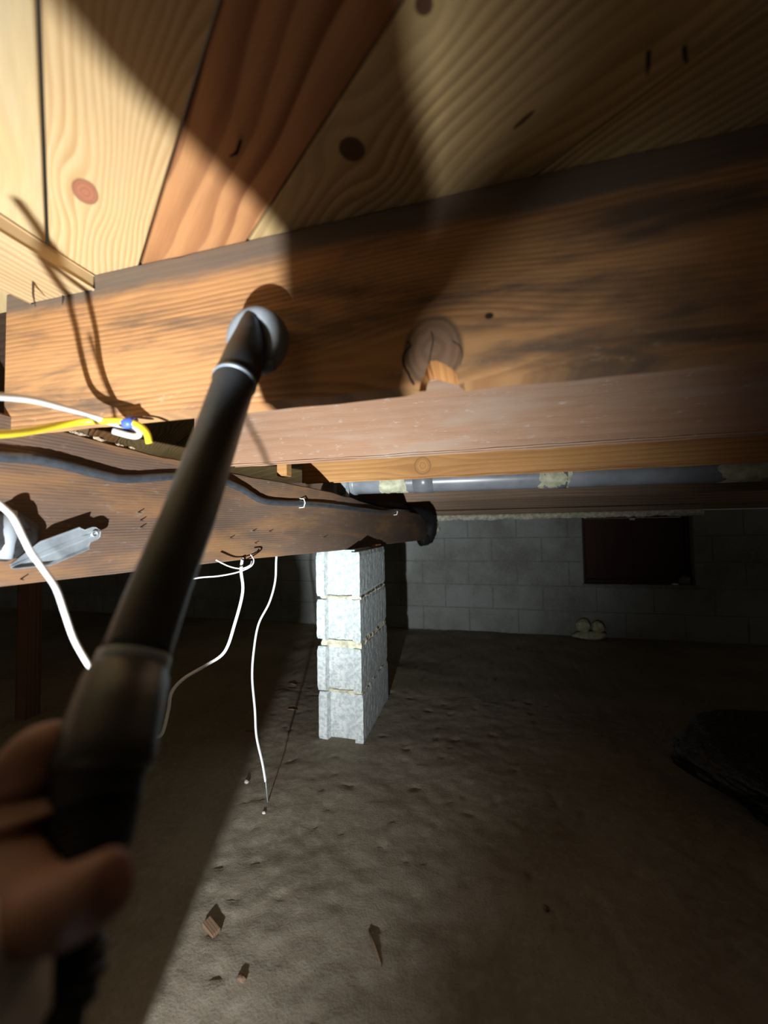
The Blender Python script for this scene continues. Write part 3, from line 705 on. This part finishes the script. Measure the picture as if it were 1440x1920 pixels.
# unseen left knee of the sitter, added beside the torch to shade the soil
bm = bmesh.new(); kn = smooth_path([Vector((-.47, -.50, .26)), Vector((-.48, -.20, .31)), Vector((-.495, .10, .34)), Vector((-.505, .19, .31)), Vector((-.515, .17, .18)), Vector((-.53, .10, .02))], 7)
sweep(bm, [p-po for p in kn], [.10-.0008*i for i in range(len(kn))], 24); k_ = mk('unseen_shade_leg', bm, plain('dark_denim', (.05, .06, .09), .9, var=.2), per, smooth=True)
# ================================================================== BLACK PLASTIC BAG
def bag():
    bm = bmesh.new(); bmesh.ops.create_icosphere(bm, subdivisions=6, radius=1)
    for v in bm.verts:
        d = v.co.normalized(); f = 1+.22*noise.noise(d*1.6+Vector((3, 1, 2)))
        r1 = 1-abs(noise.noise(d*3.3+Vector((7, 0, 1)))); r2 = 1-abs(noise.noise(d*8.5+Vector((1, 5, 1)))); r3 = 1-abs(noise.noise(d*21+Vector((1, 5, 9))))
        f += .10*(r1-.7)+.055*(r2-.7)+.022*(r3-.7)
        q = Vector((d.x*.46*f, d.y*.36*f, d.z*.135*f+.115)); q.z = max(q.z, .004+.004*noise.noise(d*9)); v.co = q
    return bm
bg = mk('plastic_bag', bag(), M_bag, smooth=True, loc=(1.12, 1.46, .0), rot=(0, 0, radians(-24)))
tag(bg, 'black crumpled plastic bag lying on the soil at the right edge', 'bag')

# ================================================================== DEBRIS ON THE SOIL
def chunk(name, label, cat, px, py, r, m, seed, rz=0, amp=.35, group=None, sink=.3):
    p = on(px, py, 2, 0); bm = bmesh.new(); blob(bm, (0, 0, 0), r, seed, amp, 1.8, 3)
    return tag(mk(name, bm, m, smooth=True, loc=(p.x, p.y, soil_h(p.x, p.y)+r[2]*(1-sink)), rot=(0, 0, rz)), label, cat, group)
M_stone = plain('pale_stone', (.50, .49, .44), .9, var=.25, scale=50, bump=.5)
M_chip = wood('chip_wood', (.20, .13, .08), (.11, .07, .04), 200, off=(1, 1, 1))
p = on(397, 1740, 2, 0); bm = bmesh.new(); box(bm, -.022, .022, -.010, .010, 0, .010, .001)
tag(mk('wood_chip', bm, M_chip, loc=(p.x, p.y, soil_h(p.x, p.y)+.004), rot=(radians(8), radians(4), radians(-22))), 'small flat brown wood chip lying on the lit soil', 'chip')
chunk('pebble', 'small white pebble on the soil left of the long hanging cable', 'pebble', 462, 1468, (.009, .006, .006), M_stone, 1)
chunk('pebble', 'tiny pale pebble on the soil just below the wire end', 'pebble', 495, 1527, (.006, .005, .004), M_stone, 2)
chunk('pebble', 'pale pebble low on the lit soil near the bottom edge', 'pebble', 452, 1838, (.010, .007, .005), M_chip, 3)
chunk('pebble', 'tiny dark pebble on the dim soil at the lower right', 'pebble', 1024, 1712, (.006, .006, .005), M_chip, 4)
for (px, py, ln, rz, lb) in ((703, 1782, .075, -.95, 'thin pale stick half buried in the soil at the bottom centre'), (548, 1284, .06, -.25, 'thin stick lying on the soil left of the pillar'), (548, 1333, .05, .1, 'short thin stick on the soil left of the pillar base'), (470, 1372, .05, .2, 'pale straw on the soil beside the hanging cable')):
    p = on(px, py, 2, 0); bm = bmesh.new(); d = Vector((cos(rz), sin(rz), 0))*ln/2; h = soil_h(p.x, p.y)
    sweep(bm, [p-d+Vector((0, 0, soil_h(*(p-d).xy)+.003)), p+Vector((0, 0, h+.004)), p+d+Vector((0, 0, soil_h(*(p+d).xy)+.003))], [.0025, .003, .002], 8)
    tag(mk('stick', bm, M_chip, smooth=True), lb, 'stick')
# lumps of pale hardened foam at the foot of the wall
lp = on(1105, 1192, 1, YW-.07)
for (dx, dz, r, lb) in ((-.045, .105, (.05, .045, .055), 'upper left round pale foam lump at the foot of the back wall'), (.06, .10, (.045, .04, .045), 'upper right round pale foam lump at the foot of the back wall'), (0, .03, (.12, .05, .032), 'wide flat pale lump under the two foam balls by the wall')):
    bm = bmesh.new(); blob(bm, (0, 0, 0), r, dx*9, .3, 1.8, 3); tag(mk('foam_lump', bm, M_foam, smooth=True, loc=(lp.x+dx, YW-.07, dz)), lb, 'lump')
bm = bmesh.new(); blob(bm, (0, 0, 0), (.045, .03, .04), 5, .4); q = on(1282, 1072, 1, YW+.02); tag(mk('paper_wad', bm, plain('grey_paper', (.16, .15, .145), .9), smooth=True, loc=(q.x, YW+.02, WZ0+.036)), 'grey crumpled wad in the lower right corner of the window', 'wad')
bm = bmesh.new(); blob(bm, (0, 0, 0), (.022, .015, .008), 6, .3); tag(mk('sill_glint', bm, plain('glint_white', (.8, .8, .85), .25), smooth=True, loc=(q.x-.07, YW+.0, WZ0+.008)), 'painted white scrap on the window sill', 'glint')  # white blob stands in for a bright reflection at the window
